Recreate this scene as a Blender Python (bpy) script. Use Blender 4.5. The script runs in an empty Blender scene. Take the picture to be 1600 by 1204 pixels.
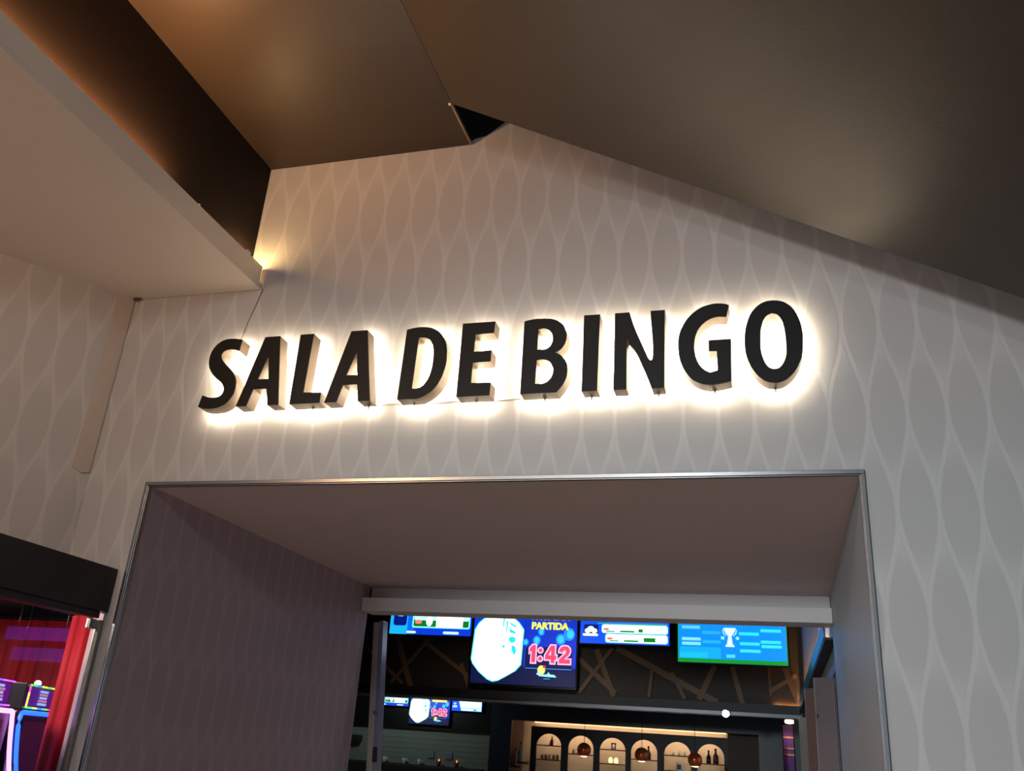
import bpy, bmesh, math, random
from mathutils import Matrix, Vector
from mathutils.geometry import tessellate_polygon

random.seed(7)
SC = bpy.context.scene
COL = SC.collection

# ------------------------------------------------------------------ camera
cam_d = bpy.data.cameras.new('camera')
cam = bpy.data.objects.new('camera', cam_d)
COL.objects.link(cam)
cam_d.sensor_width = 36.0
cam_d.sensor_fit = 'HORIZONTAL'
cam_d.lens = 31.16
cam_d.clip_start = 0.05
_r = Vector((0.96037506, 0.27048886, 0.06719762))
_u = Vector((0.04504965, -0.38858282, 0.92031186))
_f = Vector((-0.27504595, 0.88081733, 0.38537068))
m = Matrix.Identity(4)
for i in range(3):
    m[i][0], m[i][1], m[i][2] = _r[i], _u[i], -_f[i]
m.translation = Vector((0.0, -3.5, 1.6))
cam.matrix_world = m
SC.camera = cam

# ------------------------------------------------------------------ world, exposure
w = bpy.data.worlds.new('hall_ambience')
SC.world = w
w.use_nodes = True
w.node_tree.nodes['Background'].inputs[0].default_value = (0.80, 0.89, 1.08, 1)
w.node_tree.nodes['Background'].inputs[1].default_value = 0.30
vs = SC.view_settings
vs.view_transform = 'Standard'
vs.look = 'None'
vs.exposure = 0.0
vs.gamma = 1.0
vs.use_curve_mapping = False
SC.cycles.max_bounces = 6
SC.cycles.diffuse_bounces = 4
SC.cycles.glossy_bounces = 3
SC.cycles.transmission_bounces = 6
SC.cycles.caustics_reflective = False
SC.cycles.caustics_refractive = False


def lamp(name, kind, loc, power, col, size=0.2, target=None, spot=None, blend=0.6):
    d = bpy.data.lights.new(name, kind)
    d.energy = power
    d.color = col
    if kind == 'AREA':
        d.shape = 'DISK'
        d.size = size
    else:
        d.shadow_soft_size = size
    if kind == 'SPOT':
        d.spot_size = math.radians(spot)
        d.spot_blend = blend
    o = bpy.data.objects.new(name, d)
    o.location = loc
    if target is not None:
        o.rotation_euler = (Vector(target) - Vector(loc)).to_track_quat('-Z', 'Y').to_euler()
    COL.objects.link(o)
    return o


# downlights of the hall, behind and beside the viewer, then two added spots
lamp('hall_downlight', 'SPOT', (-1.9, -4.4, 4.42), 30, (1.0, 0.84, 0.70), 0.25, (-1.7, -1.0, 0), 165)
lamp('hall_downlight', 'SPOT', (-0.9, -5.6, 4.16), 200, (0.86, 0.95, 1.0), 0.25, (-0.2, -2.2, 0), 165)
lamp('hall_downlight', 'SPOT', (-3.0, -3.0, 3.66), 95, (1.0, 0.60, 0.34), 0.2, (-3.3, -0.8, 1.5), 140)
lamp('hall_fill_spot', 'SPOT', (-3.2, -9.5, 2.7), 1650, (0.84, 0.95, 1.0), 0.4, (0.2, 0.0, 1.0), 43, 1.0)  # unseen fill light added to brighten the lower wall and doorway header
lamp('floor_bounce_spot', 'SPOT', (-1.6, -2.6, 4.40), 380, (1.0, 0.89, 0.82), 0.15, (-1.5, -1.6, 0), 62)  # unseen spot added so the floor bounces light up to wall and ceilings
# bingo room ceiling lights
lamp('bingo_room_downlight', 'SPOT', (-2.4, 4.4, 3.3), 50, (1.0, 0.86, 0.72), 0.15, (-2.4, 4.6, 0), 150)
lamp('bingo_room_downlight', 'SPOT', (-4.8, 6.9, 2.5), 22, (0.85, 1.0, 0.95), 0.15, (-4.6, 8.0, 0.8), 150)


# ------------------------------------------------------------------ helpers
def lin(c):
    if isinstance(c, str):
        c = [int(c[i:i + 2], 16) / 255 for i in (1, 3, 5)]
    return tuple(x / 12.92 if x <= 0.04045 else ((x + 0.055) / 1.055) ** 2.4 for x in c) + (1,)


MATS = {}


def mat(name, col, rough=0.6, metal=0.0, var=0.08, scale=6.0, bump=0.0, bscale=60.0, spec=0.5, coat=0.0):
    if name in MATS:
        return MATS[name]
    M = bpy.data.materials.new(name)
    M.use_nodes = True
    nt = M.node_tree
    b = nt.nodes['Principled BSDF']
    b.inputs['Roughness'].default_value = rough
    b.inputs['Metallic'].default_value = metal
    b.inputs['Specular IOR Level'].default_value = spec
    b.inputs['Coat Weight'].default_value = coat
    c = lin(col)
    tc = nt.nodes.new('ShaderNodeTexCoord')
    nz = nt.nodes.new('ShaderNodeTexNoise')
    nz.inputs['Scale'].default_value = scale
    nz.inputs['Detail'].default_value = 5
    nt.links.new(tc.outputs['Object'], nz.inputs['Vector'])
    mx = nt.nodes.new('ShaderNodeMix')
    mx.data_type = 'RGBA'
    mx.inputs[6].default_value = tuple(min(1, x * (1 - var)) for x in c[:3]) + (1,)
    mx.inputs[7].default_value = tuple(min(1, x * (1 + var)) for x in c[:3]) + (1,)
    nt.links.new(nz.outputs['Fac'], mx.inputs[0])
    nt.links.new(mx.outputs[2], b.inputs['Base Color'])
    if bump > 0:
        n2 = nt.nodes.new('ShaderNodeTexNoise')
        n2.inputs['Scale'].default_value = bscale
        n2.inputs['Detail'].default_value = 4
        nt.links.new(tc.outputs['Object'], n2.inputs['Vector'])
        bp = nt.nodes.new('ShaderNodeBump')
        bp.inputs['Strength'].default_value = bump
        bp.inputs['Distance'].default_value = 0.01
        nt.links.new(n2.outputs['Fac'], bp.inputs['Height'])
        nt.links.new(bp.outputs['Normal'], b.inputs['Normal'])
    MATS[name] = M
    return M


def emit(name, col, strength, lights=False):
    if name in MATS:
        return MATS[name]
    M = bpy.data.materials.new(name)
    M.use_nodes = True
    b = M.node_tree.nodes['Principled BSDF']
    b.inputs['Base Color'].default_value = (0.02, 0.02, 0.02, 1)
    b.inputs['Roughness'].default_value = 0.4
    b.inputs['Emission Color'].default_value = lin(col)
    b.inputs['Emission Strength'].default_value = strength
    M.cycles.emission_sampling = 'AUTO' if lights else 'NONE'
    MATS[name] = M
    return M


PITCH, ROW = 0.1435, 0.397


def wallpaper(name='ogee_wallpaper', tint=(1, 1, 1)):
    """ogee wallpaper: staggered lens shapes split by pale lines, on local x / z"""
    M = bpy.data.materials.new(name)
    M.use_nodes = True
    nt = M.node_tree
    L = nt.links
    b = nt.nodes['Principled BSDF']
    b.inputs['Roughness'].default_value = 0.55
    b.inputs['Specular IOR Level'].default_value = 0.35
    tc = nt.nodes.new('ShaderNodeTexCoord')
    sp = nt.nodes.new('ShaderNodeSeparateXYZ')
    L.new(tc.outputs['Object'], sp.inputs[0])

    def mth(op, a, bb=None, cc=None):
        n = nt.nodes.new('ShaderNodeMath')
        n.operation = op
        for k, v in enumerate((a, bb, cc)):
            if v is None:
                continue
            if isinstance(v, (int, float)):
                n.inputs[k].default_value = v
            else:
                L.new(v, n.inputs[k])
        return n.outputs[0]
    u = mth('MULTIPLY_ADD', sp.outputs['X'], 1 / PITCH, -0.4515 / PITCH)
    v = mth('MULTIPLY_ADD', sp.outputs['Z'], 1 / (2 * ROW), -2.5485 / (2 * ROW))
    c = mth('MULTIPLY', mth('COSINE', mth('MULTIPLY', v, 2 * math.pi)), 0.25)
    duA = mth('ABSOLUTE', mth('SUBTRACT', mth('FRACT', u), 0.5))
    duB = mth('ABSOLUTE', mth('SUBTRACT', mth('FRACT', mth('ADD', u, 0.5)), 0.5))
    T = 0.058
    a = mth('SUBTRACT', mth('ADD', c, 0.25 - T), duA)
    bq = mth('SUBTRACT', mth('SUBTRACT', 0.25 - T, c), duB)
    lens = mth('MAXIMUM', a, bq)
    mr = nt.nodes.new('ShaderNodeMapRange')
    mr.inputs['From Min'].default_value = -0.025
    mr.inputs['From Max'].default_value = 0.02
    L.new(lens, mr.inputs['Value'])
    # weave and slow stains
    wv = nt.nodes.new('ShaderNodeTexNoise')
    wv.inputs['Scale'].default_value = 160
    wv.inputs['Detail'].default_value = 3
    L.new(tc.outputs['Object'], wv.inputs['Vector'])
    st = nt.nodes.new('ShaderNodeTexNoise')
    st.inputs['Scale'].default_value = 1.7
    L.new(tc.outputs['Object'], st.inputs['Vector'])
    # every lens pales towards its two tips
    inA = mth('GREATER_THAN', a, bq)
    wid = mth('ADD', mth('MULTIPLY', inA, mth('ADD', c, 0.25)), mth('MULTIPLY', mth('SUBTRACT', 1.0, inA), mth('SUBTRACT', 0.25, c)))
    tip = nt.nodes.new('ShaderNodeMapRange')
    tip.interpolation_type = 'SMOOTHSTEP'
    tip.inputs['From Min'].default_value = 0.05
    tip.inputs['From Max'].default_value = 0.40
    tip.inputs['To Min'].default_value = 0.1
    L.new(wid, tip.inputs['Value'])
    mx = nt.nodes.new('ShaderNodeMix')
    mx.data_type = 'RGBA'
    L.new(mth('MULTIPLY', mr.outputs['Result'], tip.outputs['Result']), mx.inputs[0])
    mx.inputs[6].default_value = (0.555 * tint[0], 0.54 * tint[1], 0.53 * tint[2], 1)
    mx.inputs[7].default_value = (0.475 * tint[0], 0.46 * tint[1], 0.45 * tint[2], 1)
    f1 = mth('MULTIPLY_ADD', wv.outputs['Fac'], 0.14, 0.93)
    f2 = mth('MULTIPLY_ADD', st.outputs['Fac'], 0.10, 0.95)
    sc = nt.nodes.new('ShaderNodeVectorMath')
    sc.operation = 'SCALE'
    L.new(mx.outputs[2], sc.inputs[0])
    L.new(mth('MULTIPLY', f1, f2), sc.inputs['Scale'])
    L.new(sc.outputs[0], b.inputs['Base Color'])
    bp = nt.nodes.new('ShaderNodeBump')
    bp.inputs['Strength'].default_value = 0.12
    bp.inputs['Distance'].default_value = 0.004
    L.new(mr.outputs['Result'], bp.inputs['Height'])
    L.new(bp.outputs['Normal'], b.inputs['Normal'])
    MATS['wallpaper'] = M
    return M


PAPER = wallpaper()
PAPER_SHADED = wallpaper('shade_tinted_ogee_wallpaper', (0.94, 0.76, 0.86))  # same wallpaper, the doorway's dim mauve light put into its colour


def link(name, bm, material, parent=None, loc=None, rot=None, smooth=False):
    me = bpy.data.meshes.new(name)
    bmesh.ops.recalc_face_normals(bm, faces=bm.faces)
    bm.to_mesh(me)
    bm.free()
    if material is not None:
        for mm in (material if isinstance(material, (list, tuple)) else [material]):
            me.materials.append(mm)
    if smooth:
        for p in me.polygons:
            p.use_smooth = True
    o = bpy.data.objects.new(name, me)
    COL.objects.link(o)
    if parent is not None:
        o.parent = parent
    if loc is not None:
        o.location = loc
    if rot is not None:
        o.rotation_euler = rot
    return o


def tag(o, label, cat, group=None):
    o['label'] = label
    o['category'] = cat
    if group:
        o['group'] = group
    return o


def struct(o, label=None):
    o['kind'] = 'structure'
    if label:
        o['label'] = label
    return o


def empty(name, loc, rz=0.0):
    o = bpy.data.objects.new(name, None)
    o.empty_display_size = 0.1
    COL.objects.link(o)
    o.location = loc
    o.rotation_euler = (0, 0, rz)
    return o


def bbox(bm, a, b, bev=0.0):
    r = bmesh.ops.create_cube(bm, size=1.0)
    vs_ = r['verts']
    s = [b[i] - a[i] for i in range(3)]
    c = [(a[i] + b[i]) / 2 for i in range(3)]
    for v in vs_:
        v.co = Vector((v.co.x * s[0] + c[0], v.co.y * s[1] + c[1], v.co.z * s[2] + c[2]))
    if bev > 0:
        es = set(e for v in vs_ for e in v.link_edges)
        bmesh.ops.bevel(bm, geom=list(es), offset=bev, segments=2, affect='EDGES', profile=0.5)


def box(name, a, b, material, parent=None, bev=0.0, loc=None, rot=None):
    bm = bmesh.new()
    bbox(bm, a, b, bev)
    return link(name, bm, material, parent, loc, rot)


def prism(name, pts, y0, y1, material, parent=None, holes=(), loc=None, rot=None):
    """outline in x/z, solid from y0 to y1, with holes"""
    bm = bmesh.new()
    prism_into(bm, pts, y0, y1, holes)
    return link(name, bm, material, parent, loc, rot)


def prism_into(bm, pts, y0, y1, holes=()):
    loops = [list(pts)] + [list(h) for h in holes]
    flat = [p for l in loops for p in l]
    tris = tessellate_polygon([[Vector((p[0], p[1], 0)) for p in l] for l in loops])
    f = [bm.verts.new((p[0], y0, p[1])) for p in flat]
    k = [bm.verts.new((p[0], y1, p[1])) for p in flat]
    for t in tris:
        bm.faces.new([f[i] for i in t])
        bm.faces.new([k[i] for i in reversed(t)])
    s = 0
    for l in loops:
        n = len(l)
        for i in range(n):
            a, b = s + i, s + (i + 1) % n
            bm.faces.new((f[a], f[b], k[b], k[a]))
        s += n


def lathe_into(bm, prof, seg=16, c=(0, 0, 0)):
    rings = []
    for r, z in prof:
        rings.append([bm.verts.new((c[0] + r * math.cos(2 * math.pi * i / seg), c[1] + r * math.sin(2 * math.pi * i / seg), c[2] + z)) for i in range(seg)])
    for a, b in zip(rings, rings[1:]):
        for i in range(seg):
            bm.faces.new((a[i], a[(i + 1) % seg], b[(i + 1) % seg], b[i]))
    bm.faces.new(list(reversed(rings[0])))
    bm.faces.new(rings[-1])


def lathe(name, prof, material, parent=None, loc=None, seg=16, rot=None, smooth=True):
    bm = bmesh.new()
    lathe_into(bm, prof, seg)
    return link(name, bm, material, parent, loc, rot, smooth)


def tube_into(bm, path, r, seg=8):
    path = [Vector(p) for p in path]
    rings = []
    for i, p in enumerate(path):
        d = (path[min(i + 1, len(path) - 1)] - path[max(i - 1, 0)]).normalized()
        q = d.to_track_quat('Z', 'Y')
        rings.append([bm.verts.new(p + q @ Vector((r * math.cos(2 * math.pi * k / seg), r * math.sin(2 * math.pi * k / seg), 0))) for k in range(seg)])
    for a, b in zip(rings, rings[1:]):
        for k in range(seg):
            bm.faces.new((a[k], a[(k + 1) % seg], b[(k + 1) % seg], b[k]))
    bm.faces.new(list(reversed(rings[0])))
    bm.faces.new(rings[-1])


def tube(name, path, r, material, parent=None, seg=8):
    bm = bmesh.new()
    tube_into(bm, path, r, seg)
    return link(name, bm, material, parent, smooth=True)


def text_poly(name, body, x0, x1, z0, z1, y, material, parent=None, bold=0.0):
    """lettering fitted to a rectangle on the plane y, facing -y"""
    cu = bpy.data.curves.new(name, 'FONT')
    cu.body = body
    cu.offset = bold
    cu.extrude = 0.004
    to = bpy.data.objects.new(name, cu)
    COL.objects.link(to)
    bpy.context.view_layer.update()
    me = bpy.data.meshes.new_from_object(to.evaluated_get(bpy.context.evaluated_depsgraph_get()))
    bpy.data.objects.remove(to)
    xs = [v.co.x for v in me.vertices]
    ys = [v.co.y for v in me.vertices]
    sx = (x1 - x0) / (max(xs) - min(xs))
    sz = (z1 - z0) / (max(ys) - min(ys))
    mnx, mny = min(xs), min(ys)
    for v in me.vertices:
        v.co = Vector((x0 + (v.co.x - mnx) * sx, y - v.co.z * 0.3, z0 + (v.co.y - mny) * sz))
    me.materials.clear()
    me.materials.append(material)
    me.name = name
    o = bpy.data.objects.new(name, me)
    COL.objects.link(o)
    o.parent = parent
    return o


def rounded(x0, x1, z0, z1, r, n=4):
    P = []
    for cx, cz, a in ((x1 - r, z0 + r, -90), (x1 - r, z1 - r, 0), (x0 + r, z1 - r, 90), (x0 + r, z0 + r, 180)):
        for k in range(n + 1):
            t = math.radians(a + 90 * k / n)
            P.append((cx + r * math.cos(t), cz + r * math.sin(t)))
    return P


# ------------------------------------------------------------------ materials
CEIL = mat('brown_ceiling_paint', '#3c3228', 0.42, var=0.05, scale=2.0, bump=0.08, bscale=90)
SOFF = mat('cream_soffit_paint', '#efe2d6', 0.38, var=0.03, scale=2.0, bump=0.05, bscale=60)
DARKB = mat('dark_brown_paint', '#1b1310', 0.7, var=0.08, spec=0.2)
VOID = mat('unlit_plenum_black', '#0b0908', 0.9)
CHROME = mat('brushed_chrome', '#9c9b9b', 0.3, 1.0, var=0.04, scale=30)
ALU = mat('satin_aluminium', '#9a968f', 0.4, 0.8, var=0.05, scale=20)
BLACKP = mat('black_satin_panel', '#15110f', 0.45, var=0.1)
PLAIN = mat('taupe_portal_paint', '#dfcccc', 0.55, var=0.04, scale=3)
GREYP = mat('grey_reveal_laminate', '#b0b2b4', 0.5, var=0.04, scale=3)
WHITEP = mat('off_white_header_paint', '#ece6e2', 0.5, var=0.03)
LFACE = mat('black_letter_face', '#0f0b09', 0.5, var=0.06, scale=20, spec=0.3)
LSIDE = mat('pale_letter_return', '#7d6b56', 0.45, var=0.06, scale=20)
LED = emit('warm_white_led', '#ffeacb', 78, True)
FLOOR = mat('hall_tiles', '#a89c90', 0.5, var=0.25, scale=9, bump=0.3)
STEEL = mat('screw_steel', '#8f877c', 0.35, 0.9)
CABLE = mat('brown_cable_sheath', '#8d7868', 0.6)
WHITEB = mat('white_plaster_bit', '#e9e4da', 0.7)

# ------------------------------------------------------------------ hall shell
struct(box('floor', (-9, -11, -0.1), (6, 10, 0.0), FLOOR))
front = [(-3.27, 2.2), (-3.27, 3.755), (-2.60, 3.755), (-2.60, 4.5), (-1.44, 4.5), (-1.39, 4.535), (-1.33, 4.545),
         (-1.2, 4.64), (3.5, 4.64), (3.5, 0), (0.345, 0), (0.345, 2.703), (-2.907, 2.703), (-2.907, 0), (-2.968, 0), (-2.968, 2.2)]
struct(prism('wall_front', front, 0.0, 0.09, PAPER), 'pale ogee patterned wallpaper wall carrying the backlit sign')
# angled side wall over the glass booth, local x runs along it towards the viewer
ang = math.atan2(-0.826, -0.563)
wl = box('wall_left', (0.0, -0.08, 2.2), (3.2, 0.0, 3.745), PAPER, loc=(-3.26, 0, 0), rot=(0, 0, ang))
struct(wl, 'angled wallpapered wall left of the sign above the black fascia')
# wallpaper strip wrapped around the inner corner, its loose lower end torn
bm = bmesh.new()
prism_into(bm, [(0.006, 2.765), (0.045, 2.752), (0.092, 2.775), (0.088, 3.2), (0.094, 3.74), (0.004, 3.74)], 0.0, 0.006)
struct(link('trim_1', bm, mat('bare_paper_strip', '#b9aea4', 0.7, var=0.06, scale=8), loc=(-3.26, 0, 0), rot=(0, 0, ang)),
       'plain loose wallpaper strip down the inner corner')

# soffit with a lip and a lighting trough behind it
struct(box('ceiling_soffit', (-7.0, -9, 3.74), (-2.49, -0.004, 3.77), SOFF), 'cream lowered ceiling left of the sign')
struct(box('trim_2', (-2.512, -9, 3.7405), (-2.4895, -0.022, 3.862), SOFF, bev=0.003), 'cream lip along the edge of the lowered ceiling')
struct(box('wall_cove', (-2.62, -9, 3.77), (-2.576, -0.002, 4.5), DARKB), 'dark brown side of the ceiling step above the cove')
struct(box('ceiling_left', (-2.62, -9, 4.5), (-1.405, -0.002, 4.514), CEIL), 'flat brown ceiling panel left of the seam')
struct(box('trim_3', (-1.412, -0.312, 4.497), (-1.404, -0.003, 4.516), mat('panel_edge_highlight', '#a08f7c', 0.5)), 'pale highlight strip along the edge of the flat ceiling panel')  # pale colour paints in the highlight on the panel edge
# sloping panel falls to the right and stops short of the wall
slope = math.atan2(0.5456, 1.0)
cp = box('ceiling_right', (0.003, -9, 0.0), (6.2, -0.317, 0.018), CEIL, loc=(-1.405, 0, 4.5), rot=(0, slope, 0))
struct(cp, 'large sloping brown ceiling panel right of the seam')
struct(box('ceiling_plenum', (-7.2, -9, 5.2), (6, 0.6, 5.3), VOID))
struct(box('wall_plenum', (-7.2, 0.5, 4.3), (6, 0.6, 5.3), VOID))
struct(box('wall_right', (3.5, -9, 0), (3.6, 0.1, 5.2), mat('hall_side_wall', '#4a423c', 0.7)))
# bit of plaster caught in the seam
bm = bmesh.new()
bmesh.ops.create_icosphere(bm, subdivisions=2, radius=0.008)
for v in bm.verts:
    v.co.z *= 1.3
    v.co += Vector((random.uniform(-.001, .001),) * 3)
tag(link('plaster_crumb', bm, WHITEB, loc=(-1.413, -0.318, 4.499), smooth=True),
    'tiny pale plaster crumb at the tip of the dark ceiling gap', 'crumb')

# portal
PX0, PX1, PZ, PD = -2.897, 0.337, 2.695, 2.62
o = box('wall_portal_left', (0, 0, 0), (PD - 0.005, 0.14, PZ + 0.01), PAPER_SHADED, loc=(PX0, 0.005, 0), rot=(0, 0, math.pi / 2))
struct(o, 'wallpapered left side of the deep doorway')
struct(box('wall_portal_right', (PX1, 0.005, 0), (PX1 + 0.14, PD, PZ), GREYP), 'plain grey right side of the deep doorway')
struct(box('ceiling_portal', (PX0 - 0.1, 0.002, PZ), (PX1 + 0.1, PD + 0.1, PZ + 0.09), PLAIN), 'plain taupe ceiling of the deep doorway')
# chrome edge trims of the doorway: face flange and a return into the opening
def trim(name, bxs, label):
    bm = bmesh.new()
    for a, b in bxs:
        bbox(bm, a, b, 0.0015)
    struct(link(name, bm, CHROME), label)
trim('trim_4', [((-2.911, -0.012, 2.690), (0.349, 0.0, 2.707)), ((-2.892, -0.006, 2.685), (0.331, 0.012, 2.690))], 'chrome edge strip along the top of the doorway')
trim('trim_5', [((-2.911, -0.012, 0), (-2.894, 0.0, 2.690)), ((-2.895, -0.006, 0), (-2.889, 0.012, 2.685))], 'chrome edge strip down the left of the doorway')
trim('trim_6', [((0.333, -0.012, 0), (0.349, 0.0, 2.690)), ((0.328, -0.006, 0), (0.334, 0.012, 2.685))], 'chrome edge strip down the right of the doorway')

# stepped white header at the far end of the doorway
h = empty('door_header', (-1.28, 2.55, 2.49))
def rel(o, root):
    o.parent = root
    o.matrix_parent_inverse = root.matrix_basis.inverted()
    return o
rel(box('upper_board', (PX0 + 0.002, 2.64, 2.60), (PX1 - 0.002, 2.70, 2.694), WHITEP, bev=0.003), h)
rel(box('lower_board', (PX0 + 0.002, 2.50, 2.503), (PX1 - 0.002, 2.70, 2.598), WHITEP, bev=0.003), h)
tag(h, 'stepped off-white double board header across the far end of the doorway', 'header')

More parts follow.
